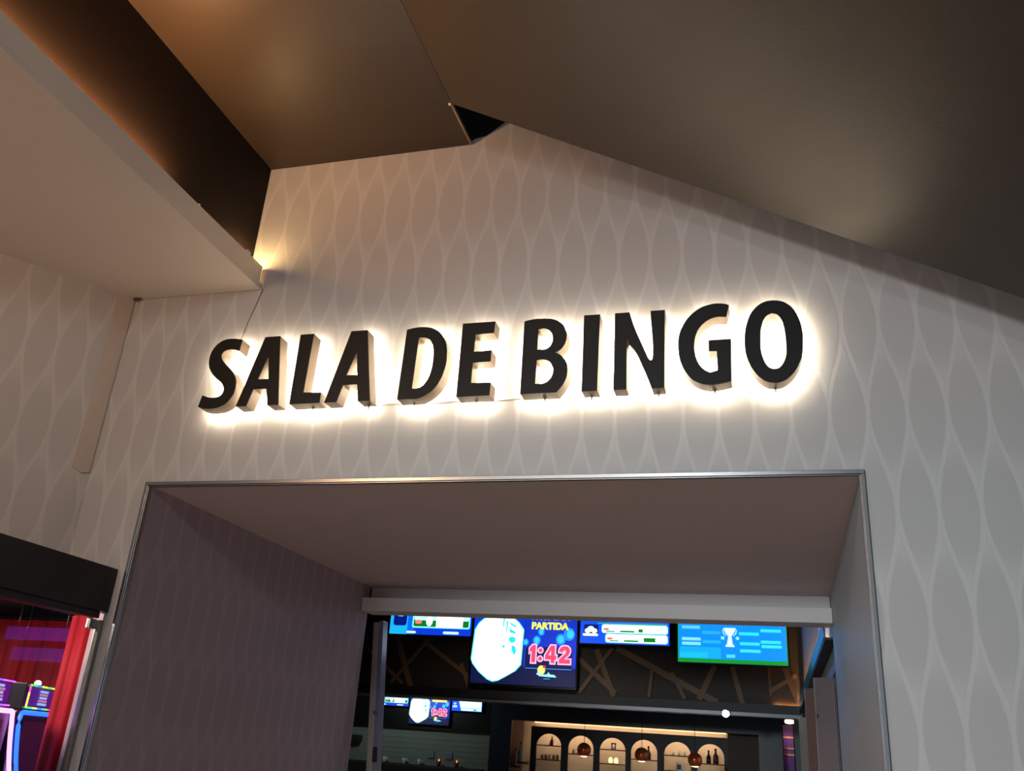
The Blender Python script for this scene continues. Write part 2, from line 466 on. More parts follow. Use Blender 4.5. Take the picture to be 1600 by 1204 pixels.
# ------------------------------------------------------------------ sign letters
LETTERS = {'S':[[[-2463,3399],[-2471,3401],[-2481,3403],[-2491,3405],[-2501,3407],[-2512,3408],[-2523,3409],[-2535,3409],[-2548,3408],[-2560,3406],[-2572,3402],[-2582,3397],[-2592,3390],[-2601,3382],[-2610,3372],[-2617,3362],[-2622,3352],[-2626,3341],[-2629,3329],[-2630,3316],[-2630,3302],[-2629,3289],[-2626,3277],[-2622,3266],[-2618,3255],[-2612,3245],[-2605,3235],[-2597,3225],[-2588,3216],[-2578,3207],[-2568,3198],[-2557,3190],[-2546,3182],[-2536,3175],[-2529,3168],[-2523,3161],[-2519,3155],[-2515,3148],[-2513,3141],[-2511,3134],[-2511,3128],[-2512,3121],[-2514,3115],[-2517,3109],[-2522,3105],[-2527,3101],[-2534,3098],[-2542,3096],[-2551,3095],[-2559,3095],[-2567,3095],[-2575,3096],[-2583,3097],[-2591,3099],[-2599,3102],[-2608,3105],[-2617,3108],[-2624,3111],[-2635,3051],[-2625,3048],[-2613,3044],[-2600,3041],[-2588,3040],[-2575,3039],[-2562,3039],[-2550,3040],[-2538,3041],[-2526,3043],[-2514,3047],[-2502,3052],[-2491,3058],[-2482,3065],[-2474,3074],[-2467,3083],[-2461,3093],[-2455,3103],[-2451,3114],[-2449,3125],[-2448,3137],[-2448,3149],[-2449,3160],[-2450,3171],[-2453,3181],[-2457,3192],[-2463,3202],[-2469,3211],[-2474,3219],[-2481,3226],[-2489,3234],[-2499,3244],[-2511,3255],[-2522,3264],[-2531,3272],[-2539,3279],[-2546,3286],[-2552,3293],[-2557,3300],[-2561,3307],[-2563,3313],[-2564,3320],[-2564,3326],[-2562,3331],[-2559,3337],[-2554,3341],[-2548,3345],[-2541,3348],[-2533,3349],[-2523,3350],[-2513,3350],[-2502,3348],[-2491,3346],[-2479,3342],[-2469,3339]]],
'A1':[[[-2337,3405],[-2255,3405],[-2197,3044],[-2256,3044],[-2277,3129],[-2347,3130],[-2369,3044],[-2426,3044]],[[-2299,3306],[-2332,3180],[-2276,3179]]],
'L':[[[-2144,3405],[-2073,3405],[-2076,3100],[-1984,3096],[-1983,3044],[-2141,3044]]],
'A2':[[[-1875,3405],[-1791,3405],[-1729,3044],[-1789,3044],[-1805,3128],[-1876,3128],[-1897,3044],[-1960,3044]],[[-1830,3300],[-1867,3176],[-1812,3175]]],
'D':[[[-1590,3393],[-1576,3396],[-1559,3399],[-1542,3401],[-1528,3402],[-1515,3402],[-1502,3401],[-1490,3399],[-1479,3397],[-1468,3394],[-1455,3388],[-1443,3381],[-1432,3374],[-1422,3365],[-1414,3355],[-1406,3344],[-1398,3332],[-1392,3319],[-1386,3305],[-1383,3291],[-1380,3276],[-1379,3260],[-1378,3243],[-1377,3224],[-1378,3206],[-1381,3188],[-1385,3170],[-1389,3153],[-1394,3138],[-1401,3124],[-1407,3111],[-1415,3099],[-1424,3089],[-1433,3079],[-1443,3071],[-1453,3064],[-1463,3058],[-1475,3052],[-1488,3047],[-1501,3044],[-1515,3043],[-1531,3043],[-1546,3044],[-1564,3044],[-1581,3044],[-1596,3044]],[[-1525,3349],[-1516,3348],[-1506,3348],[-1496,3347],[-1487,3344],[-1479,3340],[-1471,3335],[-1464,3327],[-1458,3317],[-1453,3306],[-1449,3291],[-1446,3275],[-1444,3257],[-1443,3239],[-1443,3221],[-1443,3203],[-1445,3187],[-1448,3171],[-1451,3157],[-1456,3143],[-1461,3131],[-1467,3121],[-1473,3113],[-1478,3107],[-1485,3102],[-1492,3098],[-1499,3095],[-1506,3093],[-1515,3092],[-1523,3093],[-1530,3094]]],
'E':[[[-1316,3405],[-1161,3405],[-1163,3348],[-1249,3345],[-1251,3259],[-1168,3262],[-1168,3207],[-1251,3206],[-1250,3107],[-1159,3105],[-1160,3044],[-1314,3044]]],
'B':[[[-1024,3395],[-1012,3398],[-997,3401],[-982,3403],[-965,3404],[-948,3403],[-932,3403],[-918,3401],[-906,3400],[-894,3397],[-883,3393],[-872,3388],[-863,3381],[-854,3374],[-846,3366],[-840,3356],[-835,3346],[-831,3334],[-828,3322],[-827,3310],[-827,3297],[-829,3286],[-832,3275],[-837,3265],[-842,3257],[-847,3250],[-853,3245],[-859,3240],[-865,3237],[-872,3235],[-877,3233],[-868,3229],[-858,3224],[-849,3218],[-841,3210],[-833,3201],[-826,3191],[-822,3180],[-819,3167],[-817,3155],[-816,3142],[-817,3130],[-818,3117],[-822,3104],[-827,3092],[-833,3079],[-842,3067],[-853,3054],[-862,3044],[-873,3044],[-886,3044],[-900,3044],[-914,3044],[-930,3044],[-948,3044],[-972,3044],[-999,3044],[-1021,3044]],[[-957,3351],[-949,3352],[-939,3354],[-929,3354],[-920,3351],[-911,3346],[-904,3341],[-898,3333],[-893,3325],[-890,3316],[-889,3307],[-889,3296],[-890,3286],[-893,3277],[-897,3268],[-903,3261],[-909,3256],[-916,3253],[-924,3251],[-934,3250],[-946,3251],[-956,3251]],[[-956,3200],[-948,3202],[-937,3203],[-927,3203],[-917,3201],[-908,3197],[-899,3192],[-892,3184],[-887,3175],[-883,3165],[-880,3156],[-880,3148],[-880,3139],[-882,3130],[-885,3120],[-889,3111],[-895,3104],[-902,3097],[-909,3093],[-917,3090],[-925,3088],[-933,3088],[-941,3088],[-950,3088],[-957,3089]]],
'I':[[[-753,3405],[-682,3405],[-684,3044],[-751,3044]]],
'N':[[[-616,3405],[-553,3405],[-548,3386],[-541,3364],[-532,3338],[-520,3305],[-505,3269],[-492,3237],[-483,3214],[-476,3196],[-470,3183],[-465,3176],[-462,3173],[-459,3171],[-457,3173],[-454,3175],[-452,3182],[-451,3194],[-451,3210],[-451,3239],[-454,3289],[-459,3352],[-462,3405],[-401,3405],[-403,3044],[-455,3044],[-463,3067],[-473,3095],[-484,3124],[-496,3153],[-508,3183],[-520,3207],[-530,3224],[-538,3235],[-545,3246],[-552,3259],[-557,3271],[-562,3281],[-560,3044],[-615,3044]]],
'G':[[[-134,3407],[-139,3410],[-146,3413],[-154,3415],[-166,3418],[-181,3419],[-196,3419],[-212,3416],[-229,3412],[-245,3407],[-260,3399],[-274,3389],[-287,3378],[-299,3365],[-310,3351],[-319,3336],[-327,3320],[-335,3304],[-340,3286],[-344,3268],[-345,3250],[-345,3232],[-345,3213],[-344,3195],[-341,3177],[-337,3160],[-331,3143],[-324,3126],[-316,3111],[-307,3096],[-297,3083],[-287,3073],[-275,3066],[-263,3059],[-251,3054],[-237,3050],[-223,3048],[-210,3047],[-197,3048],[-183,3049],[-166,3052],[-148,3056],[-133,3060],[-130,3249],[-221,3249],[-221,3199],[-188,3197],[-187,3111],[-216,3102],[-224,3106],[-233,3111],[-242,3118],[-251,3128],[-259,3140],[-266,3154],[-271,3169],[-276,3187],[-279,3204],[-280,3221],[-279,3238],[-277,3255],[-274,3270],[-269,3284],[-264,3297],[-257,3309],[-248,3321],[-239,3330],[-229,3338],[-218,3345],[-208,3350],[-197,3353],[-187,3355],[-176,3356],[-166,3355],[-155,3354],[-146,3352]]],
'O':[[[49,3415],[60,3414],[71,3411],[82,3407],[94,3400],[106,3390],[117,3378],[126,3363],[134,3345],[141,3326],[146,3307],[150,3288],[152,3268],[154,3248],[153,3227],[152,3208],[150,3189],[147,3170],[143,3152],[137,3135],[130,3118],[122,3102],[113,3088],[102,3075],[91,3065],[81,3057],[72,3052],[62,3048],[52,3045],[43,3044],[33,3044],[22,3046],[12,3048],[1,3053],[-11,3061],[-23,3072],[-34,3085],[-44,3101],[-54,3119],[-61,3138],[-67,3156],[-71,3173],[-74,3192],[-76,3212],[-76,3232],[-75,3253],[-73,3274],[-70,3294],[-65,3314],[-59,3333],[-52,3351],[-43,3367],[-33,3380],[-23,3391],[-12,3400],[-1,3407],[9,3411],[19,3414],[29,3415],[39,3416]],[[37,3356],[43,3354],[51,3352],[58,3348],[64,3341],[70,3332],[75,3321],[79,3307],[82,3291],[84,3273],[86,3253],[87,3231],[87,3212],[87,3195],[86,3181],[84,3167],[81,3154],[77,3141],[72,3130],[67,3122],[61,3115],[55,3109],[48,3106],[41,3105],[35,3104],[29,3106],[21,3109],[13,3115],[6,3126],[0,3139],[-5,3154],[-9,3169],[-11,3185],[-13,3203],[-13,3223],[-13,3244],[-12,3264],[-10,3281],[-7,3296],[-3,3310],[1,3323],[7,3334],[13,3343],[21,3349],[29,3353]]]}
ORDER = [('S', 'S', 'first letter of the sign, a black backlit letter S at the far left'),
         ('A1', 'A', 'black backlit letter A standing between the letters S and L'),
         ('L', 'L', 'black backlit letter L, the only L of the sign'),
         ('A2', 'A', 'black backlit letter A standing right after the letter L'),
         ('D', 'D', 'black backlit letter D, first of the short middle word'),
         ('E', 'E', 'black backlit letter E, second of the short middle word'),
         ('B', 'B', 'black backlit letter B, first of the last word'),
         ('I', 'I', 'black backlit letter I, a plain upright bar after the B'),
         ('N', 'N', 'black backlit letter N between the letters I and G'),
         ('G', 'G', 'black backlit letter G just before the final O'),
         ('O', 'O', 'last letter of the sign, a black backlit oval letter O')]
YF, YB = -0.105, -0.031


def inset(loop, d):
    """offset a loop to the inside of the letter stroke (works for outer loops and holes)"""
    area = sum(loop[i - 1][0] * loop[i][1] - loop[i][0] * loop[i - 1][1] for i in range(len(loop)))
    s = 1 if area > 0 else -1
    out = []
    n = len(loop)
    for i in range(n):
        p, q, r = Vector(loop[i - 1]), Vector(loop[i]), Vector(loop[(i + 1) % n])
        e1, e2 = (q - p).normalized(), (r - q).normalized()
        nn = Vector((-e1.y - e2.y, e1.x + e2.x))
        if nn.length < 1e-5:
            nn = Vector((-e1.y, e1.x))
        nn.normalize()
        k = max(0.55, nn.dot(Vector((-e1.y, e1.x))))
        out.append(tuple(q + nn * (s * d / k)))
    return out


for key, ch, label in ORDER:
    loops = [[(x / 1000, z / 1000) for x, z in l] for l in LETTERS[key]]
    x0 = min(p[0] for p in loops[0])
    x1 = max(p[0] for p in loops[0])
    z0 = min(p[1] for p in loops[0])
    ox, oz = (x0 + x1) / 2, z0
    loops = [[(p[0] - ox, p[1] - oz) for p in l] for l in loops]
    root = empty('sign_letter', (ox, 0, oz))
    tag(root, label, 'sign letter', 'backlit letters of the sign')
    prism('face', loops[0], YF, YF + 0.004, LFACE, root, holes=loops[1:])
    # return: thin walls following every contour
    bm = bmesh.new()
    for k, l in enumerate(loops):
        inn = inset(l, 0.0025 if k == 0 else -0.0025)
        n = len(l)
        R = [[bm.verts.new((p[0], y, p[1])) for p in q] for q, y in ((l, YF + 0.004), (l, YB), (inn, YB), (inn, YF + 0.004))]
        for a, b in zip(R, R[1:]):
            for i in range(n):
                bm.faces.new((a[i], a[(i + 1) % n], b[(i + 1) % n], b[i]))
    link('return', bm, LSIDE, root)
    # light module behind: diffuser plate set back inside the rim, shining at the wall
    lit = [inset(l, 0.012 if k == 0 else -0.012) for k, l in enumerate(loops)]
    prism('led_diffuser', lit[0], YB - 0.006, YB - 0.002, LED, root, holes=lit[1:])
    # two standoff pins to the wall
    flat = [p for l in lit for p in l]
    cen = []
    for t in tessellate_polygon([[Vector((p[0], p[1], 0)) for p in l] for l in lit]):
        a, b, c = (Vector(flat[i]) for i in t)
        if abs((b - a).cross(c - a)) > 4e-4:
            cen.append((a + b + c) / 3)
    cen.sort(key=lambda v: v.y)
    for q in (cen[0], cen[-1]):
        lathe('standoff', [(0.004, 0), (0.004, 0.049)], STEEL, root, loc=(q.x, YB - 0.018, q.y), seg=8, rot=(-math.pi / 2, 0, 0))
    # retaining screw under the letter
    lowx = [p[0] for p in loops[0] if p[1] < 0.012]
    sx = {'A1': None, 'S': None, 'L': 0.02, 'A2': max(lowx) - 0.03, 'N': max(lowx) - 0.03}.get(key, sum(lowx) / len(lowx))
    if sx is not None:
        lathe('screw', [(0.0012, -0.022), (0.003, -0.016), (0.0035, -0.006), (0.008, -0.004), (0.008, 0.001)], STEEL, root,
              loc=(sx, YB - 0.018, 0.0), seg=8)

# supply cables
tag(tube('sign_cable', [(-2.475, -0.006, 3.738), (-2.50, -0.006, 3.64), (-2.525, -0.005, 3.55), (-2.553, -0.006, 3.40), (-2.55, -0.02, 3.38)], 0.0022, CABLE),
    'thin brown cable running from the lowered ceiling corner down to the letter S', 'cable')
tag(tube('link_cable', [(-1.75 + i * 0.09, -0.004, 3.062 + 0.003 * math.sin(i * 1.7)) for i in range(11)], 0.0025, mat('pale_cable', '#a39a8e', 0.6)),
    'thin pale cable along the wall behind the letter feet', 'cable')

# ------------------------------------------------------------------ cove lighting
tag(box('cove_light_strip', (-2.545, -6.5, 3.864), (-2.522, -0.75, 3.874), emit('cove_led', '#ffb878', 195, True)),
    'warm light strip hidden behind the cove lip', 'light strip')
struct(box('trim_12', (-2.575, -6.5, 3.771), (-2.5125, -0.75, 3.863), DARKB), 'dark ledge in the cove under the light strip')
cl = empty('cove_lamp', (-2.535, -0.13, 3.77))
rel(lathe('lamp_base', [(0.012, 0), (0.012, 0.06), (0.007, 0.07)], STEEL, loc=(-2.535, -0.13, 3.7702)), cl)
rel(lathe('bulb', [(0.007, 0.07), (0.013, 0.08), (0.015, 0.09), (0.011, 0.10), (0.003, 0.105)], emit('cove_bulb', '#ffcf8a', 420, True), loc=(-2.535, -0.13, 3.7702)), cl)
tag(cl, 'small warm bulb glowing in the cove at the wall', 'lamp')
bm = bmesh.new()
for y, z, r in ((-0.150, 3.868, 0.010), (-0.164, 3.872, 0.008), (-0.176, 3.866, 0.007)):
    bmesh.ops.create_icosphere(bm, subdivisions=2, radius=r, matrix=Matrix.Translation((-2.497, y, z)))
tag(link('filler_lump', bm, WHITEB, smooth=True), 'pale lump of filler on the lip beside the glowing cove end', 'filler')
bm = bmesh.new()
for x, y, z, r in ((-3.235, -0.018, 3.735, 0.010), (-3.215, -0.015, 3.738, 0.007), (-3.25, -0.022, 3.732, 0.006)):
    bmesh.ops.create_icosphere(bm, subdivisions=2, radius=r, matrix=Matrix.Translation((x, y, z)))
tag(link('plaster_crumb', bm, mat('brown_crumb', '#5a4236', 0.8), smooth=True), 'small brown crumb in the corner where lowered ceiling meets both walls', 'crumb')
tag(tube('red_wire', [(-2.500, -0.195, 3.864), (-2.499, -0.215, 3.870), (-2.499, -0.25, 3.867), (-2.502, -0.28, 3.862)], 0.006, mat('red_wire_sheath', '#b3261a', 0.5)),
    'short red wire lying on the lip of the cove', 'wire')
bm = bmesh.new()
bmesh.ops.create_icosphere(bm, subdivisions=2, radius=0.007, matrix=Matrix.Translation((-2.497, -0.585, 3.866)))
tag(link('paint_drip', bm, WHITEB, smooth=True), 'small white paint drip halfway up the lip edge', 'drip')

# ------------------------------------------------------------------ glass booth on the left
RED = mat('red_velvet_curtain', '#b8142a', 0.75, var=0.15, scale=5)
fb = tag(box('fascia_board', (-3.01, -3.2, 2.086), (-2.955, -0.003, 2.285), BLACKP, bev=0.003),
         'black fascia board above the glass booth at lower left', 'fascia')
struct(box('ceiling_booth', (-5.4, -3.2, 2.24), (-3.012, 1.3, 2.28), mat('booth_ceiling', '#7a6e66', 0.7)))
struct(box('wall_booth_back', (-5.4, 1.3, 0), (-3.04, 1.36, 2.28), mat('booth_wall', '#3a2326', 0.8)))
struct(box('wall_booth_side', (-5.46, -3.2, 0), (-5.4, 1.36, 2.28), mat('booth_wall', '#3a2326', 0.8)))
struct(box('trim_7', (-3.005, -2.4, 2.055), (-2.975, -0.03, 2.085), mat('dark_rail', '#2b1c1c', 0.4)), 'dark head rail of the glass booth')
struct(box('trim_8', (-2.995, -0.024, 0), (-2.966, -0.001, 2.049), ALU, bev=0.002), 'aluminium wall channel of the booth glass')
GL = bpy.data.materials.new('booth_glass')
GL.use_nodes = True
_b = GL.node_tree.nodes['Principled BSDF']
_b.inputs['Base Color'].default_value = (0.95, 1, 0.98, 1)
_b.inputs['Roughness'].default_value = 0.02
_b.inputs['Transmission Weight'].default_value = 1.0
_b.inputs['IOR'].default_value = 1.12
for y0, y1, lb in ((-0.60, -0.026, 'clear glass pane of the booth beside the doorway'), (-1.5, -0.612, 'clear glass pane of the booth nearest the viewer')):
    g = empty('glass_pane', (-2.985, (y0 + y1) / 2, 0.0))
    rel(box('pane', (-2.989, y0, 0.02), (-2.981, y1, 2.048), GL), g)
    rel(box('clamp', (-2.998, y1 - 0.055, 2.005), (-2.972, y1 - 0.012, 2.049), CHROME, bev=0.003), g)
    rel(lathe('clamp_screw', [(0.009, 0), (0.009, 0.006), (0.006, 0.008)], CHROME, loc=(-2.972, y1 - 0.034, 2.025), seg=10, rot=(0, math.pi / 2, 0)), g)
    tag(g, lb, 'glass')


def curtain(name, x0, x1, y, z0, z1, folds, amp, label, yslope=0.0):
    bm = bmesh.new()
    n = folds * 10
    nz = 6
    grid = []
    for j in range(nz + 1):
        t = j / nz
        row = []
        for i in range(n + 1):
            s = i / n
            a = amp * (1 - 0.45 * t)
            yy = y + yslope * s + a * math.sin(2 * math.pi * folds * s + 0.6 * math.sin(5 * s)) + 0.3 * a * math.sin(2 * math.pi * folds * 2.3 * s + 1 + t)
            row.append(bm.verts.new((x0 + (x1 - x0) * s, yy, z0 + (z1 - z0) * t)))
        grid.append(row)
    for j in range(nz):
        for i in range(n):
            bm.faces.new((grid[j][i], grid[j][i + 1], grid[j + 1][i + 1], grid[j + 1][i]))
    o = link(name, bm, RED, smooth=True)
    md = o.modifiers.new('thickness', 'SOLIDIFY')
    md.thickness = 0.004
    return tag(o, label, 'curtain')


curtain('curtain', -4.6, -3.2, 0.95, 0.03, 2.16, 11, 0.035, 'red curtain hanging behind the gaming machines')
curtain('curtain', -3.24, -3.05, 0.10, 0.03, 2.08, 3, 0.022, 'gathered red curtain hanging right beside the booth wall channel', yslope=-0.04)
tag(tube('curtain_rail', [(-4.7, 0.95, 2.19), (-3.05, 0.95, 2.19)], 0.012, BLACKP), 'dark curtain rail inside the glass booth', 'rail')

# two gaming machines lined up behind the glass
NEON_P = emit('neon_pink', '#f08cff', 3.0)
NEON_B = emit('neon_blue', '#1f55ff', 3.2)
CAB = mat('machine_cabinet_black', '#1a1220', 0.35)
PIC = emit('machine_glass_purple', '#6a1fb0', 0.5)
Q = math.atan2(0.911, -0.413)


def machine(u, neon, label, right_open, cols):
    r = empty('gaming_machine', (-3.33 - 0.413 * u, 0.10 + 0.911 * u, 0), Q)
    # local x runs along the row (to the right in view), local -y faces the viewer
    f = lambda *a, **k: box(*a, parent=r, **k)
    f('cabinet', (-0.24, 0.02, 0), (0.24, 0.42, 1.645), CAB, bev=0.01)
    f('topper', (-0.185, 0.03, 1.65), (0.185, 0.10, 1.765), CAB, bev=0.005)
    s = f('topper_screen', (-0.165, 0.022, 1.668), (0.165, 0.029, 1.748), PIC)
    for k in range(5):
        bm = bmesh.new()
        wz = 0.022 + 0.018 * random.random()
        prism_into(bm, rounded(0.01 - wz, 0.05 + wz, 1.674 + k * 0.014, 1.684 + k * 0.014, 0.004, 2), 0.016, 0.021)
        link('screen_graphic', bm, emit('topper_pale_%d' % (k % 2), ('#9ab8ff', '#c47aa0')[k % 2], 1.0), s)
    # colour-changing light frame round the topper
    P = [(0.18, 1.757), (-0.18, 1.757), (-0.18, 1.659), (0.18, 1.659)]
    n = 0
    for (xa, za), (xb, zb) in zip(P, P[1:]):
        kk = 5 if za == zb else 3
        for i in range(kk):
            c = cols[n % len(cols)]
            n += 1
            a = Vector((xa, 0.016, za)).lerp(Vector((xb, 0.016, zb)), i / kk)
            b = Vector((xa, 0.016, za)).lerp(Vector((xb, 0.016, zb)), (i + 1) / kk)
            tube('light_segment', [a, b], 0.004, emit('seg' + c, c, 2.2), r, 6)
    x = -0.245 if right_open else 0.235
    sg = 1 if right_open else -1
    pts = [(x + sg * t, 0.008, 1.637) for t in (0.43, 0.3, 0.2, 0.1, 0.03)] + [(x + sg * 0.012, 0.008, 1.630), (x + sg * 0.004, 0.008, 1.61)]
    for t in range(1, 9):
        z = 1.61 - 0.03 * t
        pts.append((x + 0.012 * t * 0.9 + 0.0009 * t * t, 0.008, z))
    tube('neon_tube', pts, 0.010, neon, r, 8)
    sc = f('main_screen', (-0.15, 0.012, 1.05), (0.15, 0.019, 1.60), emit('main_screen_dim', '#5a1450', 0.25))
    lathe('lamp_glint', [(0.014, 0), (0.016, 0.006), (0.012, 0.016), (0.003, 0.02)], emit('glint_white', '#ffffff', 4), r, loc=(0.0, 0.05, 1.7655))  # added glowing dot imitating a lamp's reflection above the topper
    return tag(r, label, 'gaming machine', 'gaming machines behind the glass')


machine(0.125, NEON_B, 'gaming machine with a blue neon tube and rainbow lit topper', True, ['#ffd23c', '#3cff52', '#c8ff3c', '#3c6bff', '#3cff52', '#ff3c8c', '#ffd23c'])
machine(-0.44, NEON_P, 'gaming machine with a pink neon tube and violet lit topper', False, ['#b04dff', '#d84dff', '#7a4dff'])
REFL = bpy.data.materials.new('purple_reflection')  # added translucent bands imitate a purple sign reflected in the glass
REFL.use_nodes = True
_b = REFL.node_tree.nodes['Principled BSDF']
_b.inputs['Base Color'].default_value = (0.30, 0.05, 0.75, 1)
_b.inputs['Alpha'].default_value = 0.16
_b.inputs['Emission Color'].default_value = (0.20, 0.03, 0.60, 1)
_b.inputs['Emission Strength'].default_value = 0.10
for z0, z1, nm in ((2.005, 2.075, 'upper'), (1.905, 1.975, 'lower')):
    o = empty('reflection_band', (-3.83, 0.55, z0))
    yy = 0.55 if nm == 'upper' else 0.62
    rel(box('sheet', (-4.06, yy, z0), (-3.62, yy + 0.01, z1), REFL, bev=0.002), o)
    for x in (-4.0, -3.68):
        rel(tube('hanger', [(x, yy + 0.012, z0 + 0.01), (x, yy + 0.012, 2.24)], 0.0015, STEEL, seg=6), o)  # hangers added only to hold the reflection bands
    tag(o, nm + ' of two translucent purple bands standing for a reflection in the booth glass', 'panel', 'purple reflection bands')
lamp('booth_lamp', 'SPOT', (-3.45, -0.7, 2.2), 45, (1.0, 0.8, 0.7), 0.06, (-3.4, 0.5, 1.5), 120)

# ------------------------------------------------------------------ bingo room beyond the doorway
NAVY = mat('navy_bar_front', '#141c2a', 0.35, var=0.1)
BROWNW = mat('dark_brown_feature_wall', '#2a201a', 0.6, var=0.12, scale=3)
TAN = mat('tan_wall_batten', '#6f543c', 0.55, var=0.1, scale=8)
DGREY = mat('dark_room_paint', '#241f1f', 0.7)
struct(box('ceiling_bingo_room', (-8, 2.72, 3.5), (2, 9.2, 3.6), DGREY))
struct(box('wall_bingo_left', (-8.1, 2.6, 0), (-8, 9.2, 3.6), DGREY))
struct(box('wall_bingo_back', (-8, 9.1, 0), (2, 9.2, 3.6), DGREY))
struct(box('wall_bingo_near_left', (-8, 2.62, 0), (-2.95, 2.70, 3.6), DGREY))
struct(box('wall_bingo_near_top', (-2.95, 2.71, 2.62), (2, 2.78, 3.6), DGREY))
struct(box('wall_bingo_near_right', (0.48, 2.62, 0), (2, 2.70, 3.6), DGREY))
# feature wall with the televisions, its lower rim and a grey metal trim
fw = struct(box('wall_television', (-8, 6.02, 2.13), (0.185, 6.16, 3.5), BROWNW), 'dark brown feature wall with slanting tan battens behind the televisions')
for k_, (xa, za, xb, zb, wd) in enumerate(((-4.12, 2.80, -3.88, 2.23, 0.06), (-3.70, 2.76, -4.12, 2.26, 0.035), (-4.45, 2.62, -3.98, 2.26, 0.03), (-3.78, 2.72, -3.05, 2.26, 0.045),
                             (-3.32, 2.50, -3.20, 2.24, 0.04), (-2.05, 2.62, -1.62, 2.27, 0.05), (-1.66, 2.72, -2.02, 2.24, 0.04), (-1.83, 2.70, -1.64, 2.24, 0.055),
                             (-1.62, 2.72, -0.60, 2.23, 0.06), (-1.25, 2.52, -1.28, 2.25, 0.03), (-1.05, 2.50, -0.92, 2.25, 0.035), (-0.62, 2.58, -0.78, 2.25, 0.055),
                             (-0.45, 2.58, -0.36, 2.23, 0.05), (-0.10, 2.36, 0.16, 2.52, 0.04), (0.05, 2.60, 0.17, 2.26, 0.055), (-0.10, 2.60, -0.09, 2.32, 0.02),
                             (-4.9, 2.9, -4.5, 2.25, 0.05), (-5.6, 2.3, -4.7, 2.9, 0.05))):
    d = Vector((xb - xa, zb - za)).normalized()
    nrm = Vector((-d.y, d.x)) * wd / 2
    A_, B_ = Vector((xa, za)), Vector((xb, zb))
    q = prism('batten', [tuple(A_ + nrm), tuple(A_ - nrm), tuple(B_ - nrm), tuple(B_ + nrm)], 6.012 - 0.0007 * k_, 6.02, TAN)
    q.parent = fw
rim = struct(box('trim_9', (-8, 5.93, 2.152), (0.19, 6.02, 2.232), mat('black_rim', '#0d0a09', 0.5)), 'black ledge under the television wall')
struct(box('trim_10', (-8, 5.95, 2.118), (0.19, 6.16, 2.151), mat('grey_metal_trim', '#6f7276', 0.35, 0.5)), 'grey metal strip along the bottom of the television wall')
tag(box('ledge_light_strip', (-0.06, 6.0, 2.2325), (0.17, 6.01, 2.2350), emit('ledge_led', '#ffb060', 50, True)), 'short warm light strip on the ledge at the right end', 'light strip')
# recessed spot under the ledge
sp = empty('recessed_spotlight', (-0.52, 5.945, 2.135))
rel(lathe('ring', [(0.044, 0), (0.044, 0.012), (0.036, 0.014)], CHROME, loc=(-0.52, 5.944, 2.135), rot=(math.pi / 2 + 0.5, 0, 0)), sp)
rel(lathe('lens', [(0.036, 0.012), (0.032, 0.022), (0.013, 0.027)], emit('spot_lens', '#e6ffff', 25), loc=(-0.52, 5.944, 2.135), rot=(math.pi / 2 + 0.5, 0, 0)), sp)
tag(sp, 'bright white recessed spotlight under the television ledge', 'spotlight')

# ---- televisions
BEZ = mat('television_bezel_black', '#08080a', 0.3)
EM = {}


def E_(c, s=1.0):
    return emit('screen_%s_%g' % (c[1:], s), c, s * 1.35)


def tv(x0, x1, z0, z1, y, label, group=None):
    r = empty('television', ((x0 + x1) / 2, y, z0))
    tag(r, label, 'television', group)
    rel(box('case', (x0, y, z0), (x1, y + 0.05, z1), BEZ, bev=0.004), r)
    return r


class Screen:
    """flat screen picture: u across and v up from the lower left, both in screen widths"""
    def __init__(s, root, x0, x1, z0, y, vmax, col, st=1.0):
        s.x0, s.w, s.z0, s.y, s.vm = x0, x1 - x0, z0, y, vmax
        s.o = rel(box('screen', (x0, y - 0.004, z0), (x1, y + 0.001, z0 + vmax * s.w), emit('screen_base_%s' % col[1:], col, st * 1.35, True)), root)
        s.n = 0

    def P(s, u, v):
        return (s.x0 + u * s.w, s.z0 + min(v, s.vm) * s.w)

    def poly(s, pts, col, st=1.0, lv=None):
        s.n += 1
        lv = s.n if lv is None else lv
        y = s.y - 0.004 - 0.0012 * lv
        g = prism('screen_graphic', [s.P(*p) for p in pts], y - 0.0008, y, E_(col, st))
        g.parent = s.o
        return g

    def rect(s, u0, u1, v0, v1, col, st=1.0, r=0.0):
        s.poly(rounded(u0, u1, v0, v1, r, 3) if r else [(u0, v0), (u1, v0), (u1, v1), (u0, v1)], col, st)

    def disc(s, u, v, a, b, col, st=1.0):
        s.poly([(u + a * math.cos(k * math.pi / 10), v + b * math.sin(k * math.pi / 10)) for k in range(20)], col, st)

    def text(s, t, u0, u1, v0, v1, col, st=1.0, bold=0.02):
        s.n += 1
        y = s.y - 0.004 - 0.0012 * s.n
        (xa, za), (xb, zb) = s.P(u0, v0), (s.x0 + u1 * s.w, s.z0 + v1 * s.w)
        g = text_poly('screen_text', t, xa, xb, za, zb, y, E_(col, st), s.o, bold)


